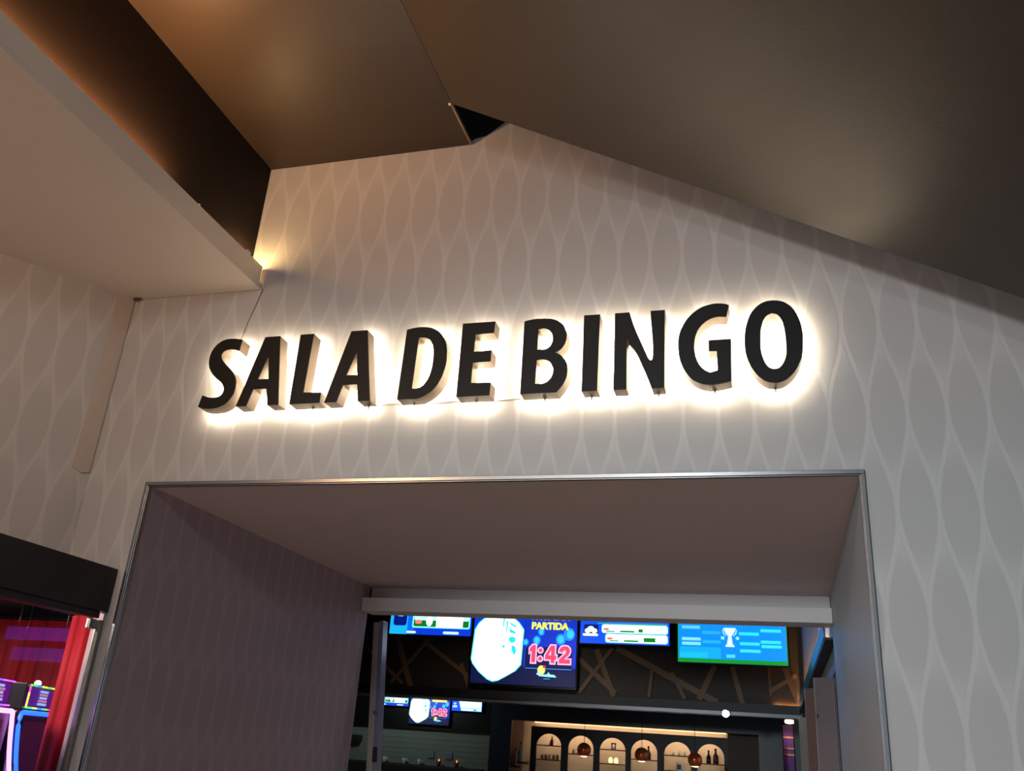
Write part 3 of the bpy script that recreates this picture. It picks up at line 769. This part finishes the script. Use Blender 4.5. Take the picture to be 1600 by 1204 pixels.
def fill_board(s):
    """left results board"""
    s.rect(0.0, 0.22, 0.0, 0.34, '#16a6ff')
    s.rect(0.22, 0.30, 0.0, 0.34, '#0a5cf0')
    s.rect(0.04, 0.205, 0.095, 0.335, '#06146e', r=0.03)
    s.rect(0.09, 0.16, 0.20, 0.235, '#9fd8ff', r=0.012)
    s.rect(0.28, 0.985, 0.215, 0.335, '#0b7a1c')
    s.rect(0.28, 0.985, 0.075, 0.225, '#7dffe0', 1.2, r=0.02)
    s.rect(0.295, 0.97, 0.09, 0.205, '#0d6b24', r=0.015)
    s.rect(0.30, 0.97, 0.16, 0.21, '#b9fff0', r=0.015)
    s.rect(0.315, 0.395, 0.12, 0.165, '#ff7a72', r=0.02)
    s.disc(0.49, 0.15, 0.04, 0.055, '#f4fff2', 1.3)
    s.rect(0.575, 0.90, 0.085, 0.205, '#ffffff', 1.4)
    s.rect(0.22, 0.335, 0.012, 0.035, '#d4f7a8', r=0.01)
    s.rect(0.67, 0.86, 0.012, 0.04, '#bff0dc', r=0.012)


def fill_list(s):
    """right results board with two pale rows"""
    s.rect(0.0, 0.25, 0.0, 0.35, '#0a4ce8')
    s.rect(0.04, 0.205, 0.095, 0.205, '#04155e', r=0.02)
    for u, v, a in ((0.085, 0.135, 0.035), (0.12, 0.155, 0.04), (0.16, 0.135, 0.035)):
        s.disc(u, v, a, a * 0.8, '#d6f2ff')
    s.rect(0.03, 0.205, 0.078, 0.105, '#ffffff', r=0.012)
    s.rect(0.20, 0.98, 0.215, 0.225, '#2fae4a')
    for k, (u, v) in enumerate(((0.245, 0.115), (0.29, 0.012))):
        s.rect(u, 0.985, v, v + 0.095, '#a8fff6', 1.2, r=0.025)
        s.rect(u + 0.015, 0.97, v + 0.01, v + 0.085, '#f6fffb', 1.4, r=0.02)
        s.rect(u + 0.02, u + 0.085, v + 0.03, v + 0.055, '#ff6a5a', r=0.012)
        s.rect(u + 0.05, u + 0.15, v + 0.012, v + 0.024, '#0d7a20')
        s.rect(u + 0.21, u + 0.37, v + 0.012, v + 0.03, '#0d7a20')
        s.rect((0.66, 0.72)[k], (0.71, 0.85)[k], v + 0.015, v + (0.05, 0.06)[k], '#0c7a1e')
    s.rect(0.30, 0.95, 0.24, 0.33, '#d6fff6', 1.2, r=0.02)


DIGITS = {
    '1': ([(0.30, 0), (0.80, 0), (0.80, 1), (0.42, 1), (0.05, 0.80), (0.05, 0.56), (0.30, 0.66)], []),
    '4': ([(0.52, 0), (0.85, 0), (0.85, 0.2), (1, 0.2), (1, 0.44), (0.85, 0.44), (0.85, 1), (0.48, 1), (0, 0.44), (0, 0.2), (0.52, 0.2)], [[(0.52, 0.44), (0.27, 0.44), (0.52, 0.74)]]),
    '2': ([(0, 0), (1, 0), (1, 0.24), (0.46, 0.24), (0.86, 0.50), (0.97, 0.68), (0.93, 0.85), (0.75, 0.97), (0.48, 1), (0.18, 0.94), (0.03, 0.80), (0.0, 0.66), (0.33, 0.64), (0.40, 0.75), (0.54, 0.77), (0.63, 0.69), (0.56, 0.57), (0, 0.22)], []),
}


def countdown(s):
    """heavy red numerals 1:42 with a pale pink rim"""
    v0, hh = 0.20, 0.155
    for rim in (True, False):
        s.n += 1
        y = s.y - 0.004 - 0.0012 * s.n
        for ch, u0, ww in (('1', 0.562, 0.075), ('4', 0.715, 0.105), ('2', 0.845, 0.105)):
            out, holes = DIGITS[ch]
            L_ = [[(u0 + a * ww, v0 + b * hh) for a, b in l] for l in [out] + holes]
            if rim:
                L_ = [inset(L_[0], -0.012)]
            g = prism('screen_text', [s.P(*q_) for q_ in L_[0]], y - 0.0008, y, E_('#ffb4dc' if rim else '#ff3f63', 1.1), holes=[[s.P(*q_) for q_ in l] for l in L_[1:]])
            g.parent = s.o
        for v in (0.235, 0.31):
            r_ = 0.030 if rim else 0.018
            s.poly([(0.668 + r_ * math.cos(k * math.pi / 8), v + r_ * math.sin(k * math.pi / 8)) for k in range(16)], '#ffb4dc' if rim else '#ff3f63', 1.1, lv=s.n)
            s.n -= 1
    s.n += 1


def fill_ball(s, text=True):
    """drawn ball picture and the countdown"""
    def q(x, y):
        return ((x - 85) / 1450, (1000 - y) / 1450)
    s.rect(0.0, 0.50, 0.0, 0.16, '#050d38')
    s.rect(0.0, 0.50, 0.46, 0.62, '#0b34c8')
    s.poly([q(*p) for p in ((70, 690), (95, 300), (150, 205), (230, 140), (330, 90), (520, 88), (640, 120), (730, 190), (805, 285), (790, 745), (720, 825), (600, 895), (480, 962), (400, 978), (320, 950), (190, 855), (95, 750))], '#5fe0e8', 1.0)
    s.poly([q(*p) for p in ((90, 690), (115, 300), (160, 220), (240, 150), (330, 102), (520, 100), (640, 135), (720, 200), (790, 285), (775, 735), (700, 825), (590, 890), (480, 948), (400, 962), (330, 938), (200, 845), (105, 740))], '#fbffff', 1.6)
    for pts in (((500, 120), (525, 130), (515, 260), (498, 250)), ((595, 190), (690, 240), (690, 270), (600, 220)), ((595, 275), (690, 320), (690, 345), (600, 330)),
                ((595, 395), (640, 380), (690, 400), (690, 450), (640, 468), (595, 440)), ((640, 495), (690, 510), (710, 560), (690, 635), (640, 560)),
                ((550, 170), (575, 180), (560, 330), (545, 320)), ((505, 500), (545, 500), (545, 535), (512, 532))):
        s.poly([q(*p) for p in pts], '#25d6e0', 1.0, lv=6)
    s.n = 6
    s.rect(0.505, 1.0, 0.0, 0.16, '#050b3c')
    s.rect(0.505, 1.0, 0.16, 0.62, '#0a2fb8')
    for x, y, a in ((990, 420, 60), (1320, 400, 75), (1470, 330, 85), (840, 450, 45), (1050, 310, 50)):
        u, v = q(x, y)
        s.disc(min(u, 0.93), v, a / 1450 * 0.9, a / 1450, '#1d86f0')
        s.disc(min(u, 0.94), v, a / 2600, a / 2200, '#2fc0ff')
    s.rect(0.525, 0.965, 0.15, 0.34, '#030c40', r=0.03)
    s.rect(0.53, 0.965, 0.145, 0.152, '#3b84e8')
    if text:
        s.text('PARTIDA', 0.572, 0.925, 0.498, 0.563, '#e9f24a', 1.1, 0.045)
        s.text('PR\u00d3XIMA', 0.572, 0.935, 0.584, 0.655, '#f2f07a', 1.1, 0.02)
        countdown(s)
    else:
        s.rect(0.56, 0.93, 0.50, 0.56, '#f6e07a', r=0.02)
        s.rect(0.56, 0.93, 0.585, 0.64, '#fff0a0', r=0.02)
        countdown(s)
    s.disc(0.685, 0.135, 0.036, 0.042, '#f0e07a')
    s.disc(0.712, 0.165, 0.014, 0.012, '#ff3b30')
    s.poly([(0.64, 0.10), (0.67, 0.082), (0.75, 0.078), (0.83, 0.076), (0.81, 0.098), (0.77, 0.10), (0.755, 0.12), (0.74, 0.10), (0.70, 0.096), (0.655, 0.118)], '#8fe4ff')
    s.rect(0.71, 0.77, 0.058, 0.064, '#3f9ac0')


def fill_cup(s):
    """tournament chart with a cup"""
    s.rect(0.0, 1.0, 0.0, 0.035, '#118a1e')
    s.rect(0.0, 0.008, 0.0, 0.55, '#118a1e')
    s.rect(0.99, 1.0, 0.0, 0.55, '#128a5a')
    s.rect(0.02, 0.40, 0.04, 0.14, '#12a2f2')
    s.rect(0.02, 0.28, 0.04, 0.09, '#18b4f4')
    for u0, u1, v, c in ((0.04, 0.215, 0.212, '#7cd0ff'), (0.04, 0.215, 0.17, '#7cd0ff'), (0.23, 0.40, 0.275, '#2e9cff'), (0.23, 0.40, 0.19, '#20a4ff'), (0.04, 0.21, 0.32, '#5abfff'),
                         (0.57, 0.75, 0.272, '#2fd2ff'), (0.575, 0.755, 0.182, '#2fd2ff'), (0.575, 0.76, 0.117, '#36d4ff'), (0.765, 0.95, 0.305, '#2fd2ff'),
                         (0.765, 0.945, 0.202, '#2fd2ff'), (0.77, 0.95, 0.162, '#36d4ff'), (0.45, 0.53, 0.065, '#4fc8ff'), (0.405, 0.435, 0.228, '#7fdcff'), (0.54, 0.57, 0.228, '#7fdcff')):
        s.rect(u0, u1, v - 0.014, v + 0.014, c)
    s.poly([(0.445, 0.148), (0.525, 0.148), (0.525, 0.162), (0.51, 0.17), (0.505, 0.215), (0.50, 0.245), (0.525, 0.275), (0.54, 0.32), (0.43, 0.32), (0.445, 0.275), (0.472, 0.245), (0.466, 0.215), (0.458, 0.17), (0.445, 0.162)], '#d2f0ff')
    for k in (-1, 1):
        s.poly([(0.485 + k * 0.05, 0.325), (0.485 + k * 0.066, 0.30), (0.485 + k * 0.062, 0.27), (0.485 + k * 0.035, 0.245), (0.485 + k * 0.03, 0.25), (0.485 + k * 0.052, 0.272), (0.485 + k * 0.056, 0.30)], '#a8e0ff')


TVG = 'televisions on the feature wall'
Y6 = 5.94
t = tv(-4.19, -3.196, 2.765, 3.125, Y6, 'leftmost television on the feature wall, a blue results board', TVG)
fill_board(Screen(t, -4.17, -3.21, 2.777, Y6, 0.34, '#0734c8'))
t = tv(-3.19, -2.015, 2.272, 3.06, Y6, 'tall television showing a white ball and the countdown 1:42', TVG)
fill_ball(Screen(t, -3.175, -2.03, 2.30, Y6, 0.64, '#04124a'))
t = tv(-2.01, -1.05, 2.735, 3.11, Y6, 'television with two pale result rows right of the countdown', TVG)
fill_list(Screen(t, -1.995, -1.065, 2.75, Y6, 0.36, '#0a4ce8'))
t = tv(-0.995, 0.105, 2.585, 3.22, Y6, 'large blue television with a cup and a green lower edge', TVG)
fill_cup(Screen(t, -0.98, 0.088, 2.60, Y6, 0.56, '#0a86f5'))

# far wall at the left: black band with a smaller set of screens, pale wall below
struct(box('wall_far_left', (-8, 8.06, 0), (-3.545, 8.16, 1.86), mat('grey_green_boards', '#6b736c', 0.5, var=0.12, scale=3)), 'grey green wall under the small screens')
wf = bpy.data.objects['wall_far_left']
for k in range(12):
    q = box('board', (-7.9, 8.052, 1.86 - 0.062 * (k + 1) + 0.003), (-3.55, 8.06, 1.86 - 0.062 * k), mat('grey_green_boards', '#6b736c', 0.5))
    q.parent = wf
struct(box('wall_far_band', (-8, 8.0, 1.855), (-3.545, 8.16, 3.4), mat('black_gloss_band', '#0b0d0f', 0.3)), 'black band behind the small screens')
TVS = 'small screens on the far wall'
Y8 = 7.96
t = tv(-5.16, -4.665, 2.105, 2.285, Y8, 'leftmost small screen on the far black band', TVS)
fill_board(Screen(t, -5.14, -4.675, 2.115, Y8, 0.34, '#0734c8'))
t = tv(-4.655, -4.085, 1.90, 2.285, Y8, 'small screen with white ball and pink countdown on the far band', TVS)
fill_ball(Screen(t, -4.645, -4.095, 1.912, Y8, 0.64, '#04124a'), False)
t = tv(-4.075, -3.66, 2.09, 2.26, Y8, 'rightmost small screen on the far band with pale rows', TVS)
s = Screen(t, -4.07, -3.665, 2.097, Y8, 0.39, '#0a4ce8')
s.poly([(0.20, 0.39), (0.32, 0.015), (0.985, 0.015), (0.985, 0.39)], '#c8fff2', 1.3)
s.rect(0.02, 0.18, 0.10, 0.16, '#9fd0ff', r=0.02)
s.rect(0.06, 0.14, 0.18, 0.24, '#9fd0ff', r=0.02)
s.rect(0.30, 0.95, 0.08, 0.11, '#8fe8dc')
s.rect(0.72, 0.84, 0.02, 0.07, '#2fb0a0')
for x, nm in ((-4.33, 'left'), (-4.08, 'right')):
    p_ = tag(box('wall_plate', (x - 0.045, 8.036, 1.515), (x + 0.045, 8.052, 1.60), mat('grey_plate', '#6a6f7c', 0.4), bev=0.004), nm + ' one of the two grey plates on the grey green wall', 'wall plate', 'grey wall plates')
# shelf with small glasses and cups along the far wall
struct(box('trim_11', (-6.2, 7.9, 1.405), (-3.6, 8.05, 1.43), mat('shelf_dark', '#2a2522', 0.5)), 'dark shelf on the far wall')
tag(box('wall_box', (-5.9, 7.95, 1.655), (-5.31, 8.05, 1.73), mat('dark_box', '#1a1413', 0.5), bev=0.004), 'dark flat box on the far wall left of the door leaf', 'box')
PORC = mat('white_porcelain', '#c4ccd2', 0.3)
AMB = emit('candle_amber', '#ff9a4a', 1.4)
CUP = [(0.018, 0), (0.022, 0.004), (0.03, 0.045), (0.032, 0.06), (0.028, 0.06), (0.022, 0.012)]
GLASSP = [(0.02, 0), (0.022, 0.004), (0.026, 0.11), (0.023, 0.11), (0.019, 0.012)]
for i, (x, pr, z_, nm) in enumerate(((-5.02, GLASSP, 1.43, 'tall glass at the left end of the far shelf, beside the door leaf'), (-4.93, CUP, 1.43, 'white cup right of the tall glass on the far shelf'),
                                  (-4.66, CUP, 1.43, 'white cup under the small countdown screen'), (-4.45, CUP, 1.43, 'white cup left of the candle glass on the far shelf'))):
    o = empty('cup' if pr is CUP else 'drinking_glass', (x, 7.98, z_ + 0.001))
    lathe('bowl', pr, PORC, o)
    if pr is CUP:
        tube('handle', [(0.028, 0, 0.05), (0.045, 0, 0.045), (0.047, 0, 0.028), (0.027, 0, 0.018)], 0.004, PORC, o, 6)
    else:
        lathe('rim', [(0.0235, 0.11), (0.0265, 0.11), (0.0265, 0.114), (0.0235, 0.114)], PORC, o)
    tag(o, nm, 'cup' if pr is CUP else 'glass')
for x, nm in ((-4.19, 'candle glass glowing orange on the far shelf'), (-3.95, 'small candle glass at the right of the far shelf')):
    o = empty('candle_glass', (x, 7.98, 1.431))
    lathe('holder', [(0.024, 0), (0.028, 0.05), (0.030, 0.055)], mat('smoky_holder', '#7a5238', 0.3), o)
    lathe('flame', [(0.006, 0.055), (0.010, 0.064), (0.006, 0.078), (0.001, 0.086)], AMB, o, seg=10)
    tag(o, nm, 'candle')

# ---- bar front with lit niche
bar = [(-3.545, 0), (0.0, 0), (0.0, 2.6), (-3.545, 2.6)]
hole = [(-3.27, 0.95), (-0.268, 0.95), (-0.268, 2.03), (-3.27, 2.03)]
struct(prism('wall_bar', bar, 8.0, 8.06, NAVY, holes=[hole]), 'navy bar front around the lit niche')
NB = mat('niche_brown', '#4a3428', 0.6, var=0.1)
struct(box('wall_niche_left', (-3.30, 8.06, 0.9), (-3.271, 8.7, 2.1), NB))
struct(box('wall_niche_right', (-0.268, 8.06, 0.9), (-0.24, 8.7, 2.1), NB))
struct(box('ceiling_niche', (-3.30, 8.061, 2.045), (-0.24, 8.7, 2.075), mat('niche_ceiling', '#8a6a4a', 0.6)))
struct(box('floor_niche', (-3.30, 8.061, 0.9), (-0.24, 8.7, 0.948), NB))
ARX = [-2.862, -2.447, -2.043, -1.65, -1.243, -0.845]
HW, ZT, ZSP = 0.163, 1.905, 1.755


def arch(cx, hw=HW, z0=0.99):
    P = [(cx - hw, z0), (cx + hw, z0)]
    for k in range(17):
        a = math.pi * k / 16
        P.append((cx + hw * math.cos(a), ZSP + (ZT - ZSP) * math.sin(a)))
    return P


struct(prism('wall_arches', [(-3.10, 0.949), (-0.64, 0.949), (-0.64, 1.985), (-3.10, 1.985)], 8.35, 8.375, mat('charcoal_arch_panel', '#26272b', 0.5), holes=[arch(x) for x in ARX]),
       'charcoal panel with six arched shelf openings')
struct(box('wall_niche_back', (-3.27, 8.60, 0.949), (-0.27, 8.63, 2.044), mat('cream_niche_back', '#c4b096', 0.6, var=0.1, scale=4)))
struct(box('wall_niche_end', (-0.64, 8.352, 0.949), (-0.27, 8.378, 2.044), mat('niche_end_panel', '#4c3a2d', 0.6)))
tag(box('niche_light_strip', (-3.06, 8.345, 2.028), (-0.66, 8.365, 2.04), emit('niche_led', '#ffb877', 3.0, True)), 'warm light strip along the top of the bar niche', 'light strip')
tag(box('niche_back_light', (-3.06, 8.385, 1.955), (-0.66, 8.40, 1.975), emit('niche_led_back', '#ffe2c2', 24.0, True)), 'warm light strip hidden behind the arched panel', 'light strip')
tag(box('niche_back_light', (-3.06, 8.385, 0.955), (-0.66, 8.40, 0.975), emit('niche_led_back', '#ffe2c2', 24.0, True)), 'warm light strip low behind the arched panel', 'light strip')
SHELF = mat('shelf_black', '#17120f', 0.4)
ORD = ['first', 'second', 'third', 'fourth', 'fifth', 'sixth']
SHZ = [(1.77, 1.60), (1.69,), (1.77, 1.605), (1.68,), (1.752, 1.58), (1.685,)]
for i, zz in enumerate(SHZ):
    for j, z in enumerate(zz):
        tag(box('arch_shelf', (ARX[i] - 0.2, 8.378, z - 0.012), (ARX[i] + 0.2, 8.50, z), SHELF, bev=0.002),
            ('upper' if j == 0 and len(zz) > 1 else 'lower' if j else 'single') + ' dark shelf in the %s arch from the left' % ORD[i], 'shelf', 'shelves in the bar arches')
BOT = [(0.026, 0), (0.028, 0.004), (0.028, 0.075), (0.012, 0.10), (0.010, 0.125), (0.012, 0.127), (0.012, 0.135)]
JAR = [(0.018, 0), (0.022, 0.004), (0.023, 0.03), (0.017, 0.04), (0.017, 0.048)]
EGG = [(0.016, 0), (0.026, 0.012), (0.030, 0.032), (0.025, 0.056), (0.013, 0.07), (0.003, 0.075)]
AMBG = mat('amber_bottle', '#3a1a0e', 0.2)
DKG = mat('dark_bottle', '#1d1212', 0.2)
PALE = mat('pale_ceramic', '#d9cdb8', 0.4)
PINK = mat('pink_ceramic', '#d08a7c', 0.4)
GRYC = mat('grey_ceramic', '#8e8a88', 0.4)


def item(name, i, dx, z, prof, m_, label, cat, cap=None, sc=1.0):
    o = empty(name, (ARX[i] + dx, 8.43, z + 0.001))
    lathe('body', [(r * sc, h * sc) for r, h in prof], m_, o, seg=12)
    top = prof[-1]
    lathe('cap', [(top[0] * sc * 1.05, top[1] * sc), (top[0] * sc * 1.05, top[1] * sc + 0.012), (top[0] * sc * 0.6, top[1] * sc + 0.015)], cap or m_, o, seg=10)
    return tag(o, label, cat)


GOLD = mat('gold_cap', '#c49a4a', 0.3, 0.8)
item('bottle', 0, 0.02, 1.77, BOT, AMBG, 'dark bottle in the top of the first arch', 'bottle', GOLD, 0.75)
item('vase', 0, 0.0, 1.77, JAR, mat('gold_vase', '#d8b060', 0.35), 'small golden vase beside the bottle in the first arch', 'vase', None, 0.8)
for k, (m_, nm) in enumerate(((PALE, 'cream'), (PINK, 'pink'), (mat('white_jar', '#f0ece2', 0.4), 'bright white'), (GRYC, 'grey'), (mat('tan_jar', '#a08c70', 0.4), 'small tan'))):
    item('jar', 0, -0.10 + 0.05 * k, 1.60, JAR, m_, nm + ' jar in the row on the lower shelf of the first arch', 'jar', None, 0.9)
for k, (m_, nm) in enumerate(((GRYC, 'leftmost grey'), (PALE, 'middle cream'), (GRYC, 'rightmost grey'))):
    item('jar', 1, -0.11 + 0.05 * k, 1.69, JAR, m_, nm + ' jar on the shelf of the second arch', 'jar', None, 0.75)
o = empty('lantern', (ARX[2] + 0.0, 8.43, 1.771))
for sx in (-1, 1):
    box('post', (sx * 0.022 - 0.006, -0.01, 0.0), (sx * 0.022 + 0.006, 0.01, 0.06), DKG, o)
box('roof', (-0.032, -0.014, 0.06), (0.032, 0.014, 0.075), DKG, o, bev=0.003)
lathe('candle', [(0.01, 0), (0.01, 0.03), (0.002, 0.034)], PINK, o, seg=8)
tag(o, 'little dark lantern in the top of the third arch', 'lantern')
EGL = emit('egg_lamp_glow', '#ffe0a0', 1.5)
for k, nm in ((0, 'left'), (1, 'right')):
    o = empty('egg_lamp', (ARX[2] - 0.035 + 0.07 * k, 8.43, 1.606))
    lathe('shade', EGG, EGL, o, seg=12)
    lathe('foot', [(0.02, -0.0005), (0.02, 0.004), (0.015, 0.006)], GOLD, o, seg=12)
    tag(o, nm + ' of the two glowing egg lamps in the third arch', 'lamp', 'egg lamps')
item('bottle', 3, 0.045, 1.68, BOT, DKG, 'dark bottle behind the copper pendant in the fourth arch', 'bottle', None, 1.05)
for k, nm in enumerate(('left', 'middle', 'right')):
    item('cup', 4, -0.06 + 0.07 * k, 1.752, JAR, PALE, nm + ' pale cup on the upper shelf of the fifth arch', 'cup', None, 0.7)
o = empty('picture_frame', (ARX[4] + 0.015, 8.43, 1.581))
prism('frame', [(-0.035, 0), (0.035, 0), (0.035, 0.085), (-0.035, 0.085)], 0.0, 0.012, DKG, o, holes=[[(-0.022, 0.012), (0.022, 0.012), (0.022, 0.07), (-0.022, 0.07)]])
box('picture', (-0.022, 0.006, 0.012), (0.022, 0.010, 0.07), mat('picture_grey', '#6a5a50', 0.5), o)
tag(o, 'small dark picture frame on the lower shelf of the fifth arch', 'picture frame')
item('bottle', 5, -0.03, 1.685, BOT, DKG, 'shorter dark bottle in the sixth arch', 'bottle', None, 1.0)
item('bottle', 5, 0.055, 1.685, BOT, AMBG, 'taller dark bottle in the sixth arch', 'bottle', None, 1.18)
# bottles against the left side of the niche
for x, y, z, m_, sc, nm, in ((-3.20, 8.22, 1.55, mat('teal_bottle', '#4c8f86', 0.25), 1.5, 'tall teal bottle at the left side of the bar niche'),
                             (-3.235, 8.14, 1.50, mat('mauve_bottle', '#7a5a66', 0.3), 1.35, 'mauve bottle at the left edge of the bar niche')):
    o = empty('bottle', (x, y, z + 0.001))
    lathe('body', [(r * 0.8, h * sc) for r, h in BOT], m_, o, seg=12)
    lathe('cap', [(0.011, 0.135 * sc), (0.011, 0.15 * sc), (0.006, 0.155 * sc)], DKG, o, seg=10)
    tag(o, nm, 'bottle')
tag(box('side_shelf', (-3.268, 8.07, 1.48), (-3.15, 8.17, 1.50), SHELF, bev=0.002), 'short dark shelf under the mauve bottle', 'shelf')
tag(box('side_shelf', (-3.268, 8.18, 1.53), (-3.11, 8.30, 1.55), SHELF, bev=0.002), 'short dark shelf under the teal bottle', 'shelf')

# copper pendants over the bar
COP = mat('polished_copper', '#e0683a', 0.16, 0.55, var=0.05)
for x, z, nm in ((-2.129, 1.723, 'copper ball pendant hanging before the second arch'), (-1.486, 1.714, 'copper ball pendant hanging before the fourth arch'), (-0.913, 1.70, 'copper ball pendant hanging before the sixth arch')):
    o = empty('pendant_lamp', (x, 7.0, z))
    R_ = 0.078
    prof = [(R_ * math.sin(a), -R_ * math.cos(a)) for a in [math.radians(d) for d in range(38, 176, 8)]]
    lathe('shade', prof, COP, o, seg=24)
    lathe('bulb', [(0.012, -0.070), (0.035, -0.066), (0.040, -0.060), (0.012, -0.056)], emit('pendant_glow', '#ffdca0', 7), o, seg=16)
    tube('cord', [(0, 0, R_ - 0.004), (0, 0, 3.5 - z)], 0.003, VOID, o, 6)
    tag(o, nm, 'pendant lamp', 'copper pendants')

# ---- right end: purple column, lamp, slanting cove bulkhead and folding door leaves
pc = empty('lit_column', (0.065, 8.3, 0))
rel(box('shaft', (0.01, 8.28, 0), (0.125, 8.34, 2.17), mat('purple_column_skin', '#6a3d88', 0.5)), pc)
for z in (2.02, 1.90, 1.83):
    rel(box('band', (0.008, 8.27, z), (0.127, 8.281, z + 0.022), mat('copper_band', '#b87850', 0.3, 0.6)), pc)
tag(pc, 'purple column with copper bands at the right of the bar', 'column')
o = empty('ceiling_lamp', (0.088, 8.1, 2.2))
rel(lathe('glass_shade', [(0.02, 0.0), (0.05, 0.008), (0.055, 0.03), (0.045, 0.045)], emit('right_lamp', '#ffd9a0', 6), loc=(0.088, 8.1, 2.175), seg=16), o)
rel(lathe('canopy', [(0.03, 0.045), (0.03, 0.06), (0.01, 0.07)], STEEL, loc=(0.088, 8.1, 2.175), seg=12), o)
rel(tube('stem', [(0.088, 8.1, 2.24), (0.088, 8.1, 3.5)], 0.006, STEEL), o)
tag(o, 'warm round ceiling lamp above the purple column', 'lamp')
struct(box('wall_bar_end', (0.135, 8.0, 0), (0.40, 8.1, 3.5), mat('pale_end_wall', '#5e6a68', 0.5)))
lamp('column_spot', 'SPOT', (0.07, 8.02, 2.1), 1.2, (1.0, 0.6, 0.9), 0.02, (0.07, 8.3, 1.7), 120)
# side wall
bm = bmesh.new()
A_, B_ = (0.225, 6.0), (0.372, 2.75)
vs8 = [bm.verts.new((x + dx, y, z)) for dx in (0, 0.05) for (x, y) in (A_, B_) for z in ((2.0 if y > 5 else 2.3), 3.5)]
for f_ in ((0, 1, 3, 2), (4, 6, 7, 5), (0, 4, 5, 1), (2, 3, 7, 6), (1, 5, 7, 3), (0, 2, 6, 4)):
    bm.faces.new([vs8[k] for k in f_])
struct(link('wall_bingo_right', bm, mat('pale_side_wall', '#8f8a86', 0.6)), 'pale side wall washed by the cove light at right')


def beam(name, p0, p1, half_x, half_z, m_, parent=None):
    bm = bmesh.new()
    v = []
    for p in (p0, p1):
        for sx, sz in ((-1, -1), (1, -1), (1, 1), (-1, 1)):
            v.append(bm.verts.new((p[0] + sx * half_x, p[1], p[2] + sz * half_z)))
    for i in range(4):
        bm.faces.new((v[i], v[(i + 1) % 4], v[4 + (i + 1) % 4], v[4 + i]))
    bm.faces.new(v[3::-1])
    bm.faces.new(v[4:])
    return link(name, bm, m_, parent)


cb = empty('cove_bulkhead', (0.2, 5.9, 2.2))
rel(beam('face', (0.172, 5.90, 2.232), (0.296, 2.82, 2.512), 0.005, 0.050, mat('teal_cove_face', '#3f7f96', 0.35)), cb)
rel(beam('underside', (0.200, 5.90, 2.176), (0.330, 2.82, 2.452), 0.034, 0.008, BLACKP), cb)
rel(beam('led_strip', (0.190, 5.85, 2.205), (0.302, 3.35, 2.438), 0.004, 0.005, emit('cove_right_led', '#ffc080', 260, True)), cb)
tag(cb, 'slanting teal light cove along the right side wall', 'light cove')
lamp('blue_wash', 'SPOT', (-0.6, 4.4, 3.3), 60, (0.1, 0.35, 1.0), 0.05, (0.3, 3.4, 2.8), 70)
# folding door leaves parked at the right
for k, (xa, ya, xb, yb, zt_, c, nm) in enumerate(((0.225, 3.05, 0.335, 2.96, 2.225, '#8a7a7c', 'nearest mauve grey folding leaf at the right of the doorway'),
                                                 (0.190, 4.2, 0.285, 4.05, 2.25, '#8a6660', 'reddish folding leaf behind the nearest one at right'),
                                                 (0.155, 5.4, 0.235, 5.25, 2.10, '#9a9a90', 'pale folding leaf at the right beside the bar'))):
    L_ = math.hypot(xb - xa, yb - ya)
    o = empty('folding_leaf', (xa, ya, 0), math.atan2(yb - ya, xb - xa))
    box('panel', (0, 0, 0.02), (L_, 0.03, zt_), mat('leaf_%d' % k, c, 0.45), o, bev=0.003)
    box('edge_strip', (-0.012, -0.003, 0.02), (0.0, 0.033, zt_), mat('leaf_edge', '#a8a49e', 0.35, 0.5), o, bev=0.002)
    if k == 0:
        lathe('knob', [(0.006, 0), (0.006, 0.012), (0.011, 0.018), (0.004, 0.024)], CHROME, o, loc=(0.012, 0.0, 1.985), seg=10, rot=(math.pi / 2, 0, 0))
    tag(o, nm, 'door leaf', 'folding leaves at right')
# door leaf standing open at the left, slightly out of plumb
dl = empty('door_leaf', (-2.72, 2.80, 0.0), 0.0)
dl.rotation_euler = (0, math.radians(-4.6), 0)
bx_ = lambda n, a, b, m_, bev=0.0: box(n, a, b, m_, dl, bev)
bx_('leaf', (0.042, 0.0, 0.05), (0.075, 0.09, 2.48), mat('door_leaf_reflection_tint', '#8587a8', 0.2, var=0.05), 0.003)  # bluish base colour stands for blue light reflected in the leaf
bx_('edge_profile', (0.0, -0.006, 0.05), (0.044, 0.05, 2.47), mat('door_edge_profile', '#b8acab', 0.4), 0.002)
bx_('lock_case', (0.044, -0.012, 1.50), (0.080, 0.0, 1.60), BLACKP, 0.003)
lathe('handle', [(0.006, 0), (0.006, 0.03), (0.011, 0.034), (0.011, 0.042)], CHROME, dl, loc=(0.06, 0.0, 1.83), seg=10, rot=(math.pi / 2, 0, 0))
tag(dl, 'narrow grey door leaf standing open at the left of the bingo room', 'door leaf')
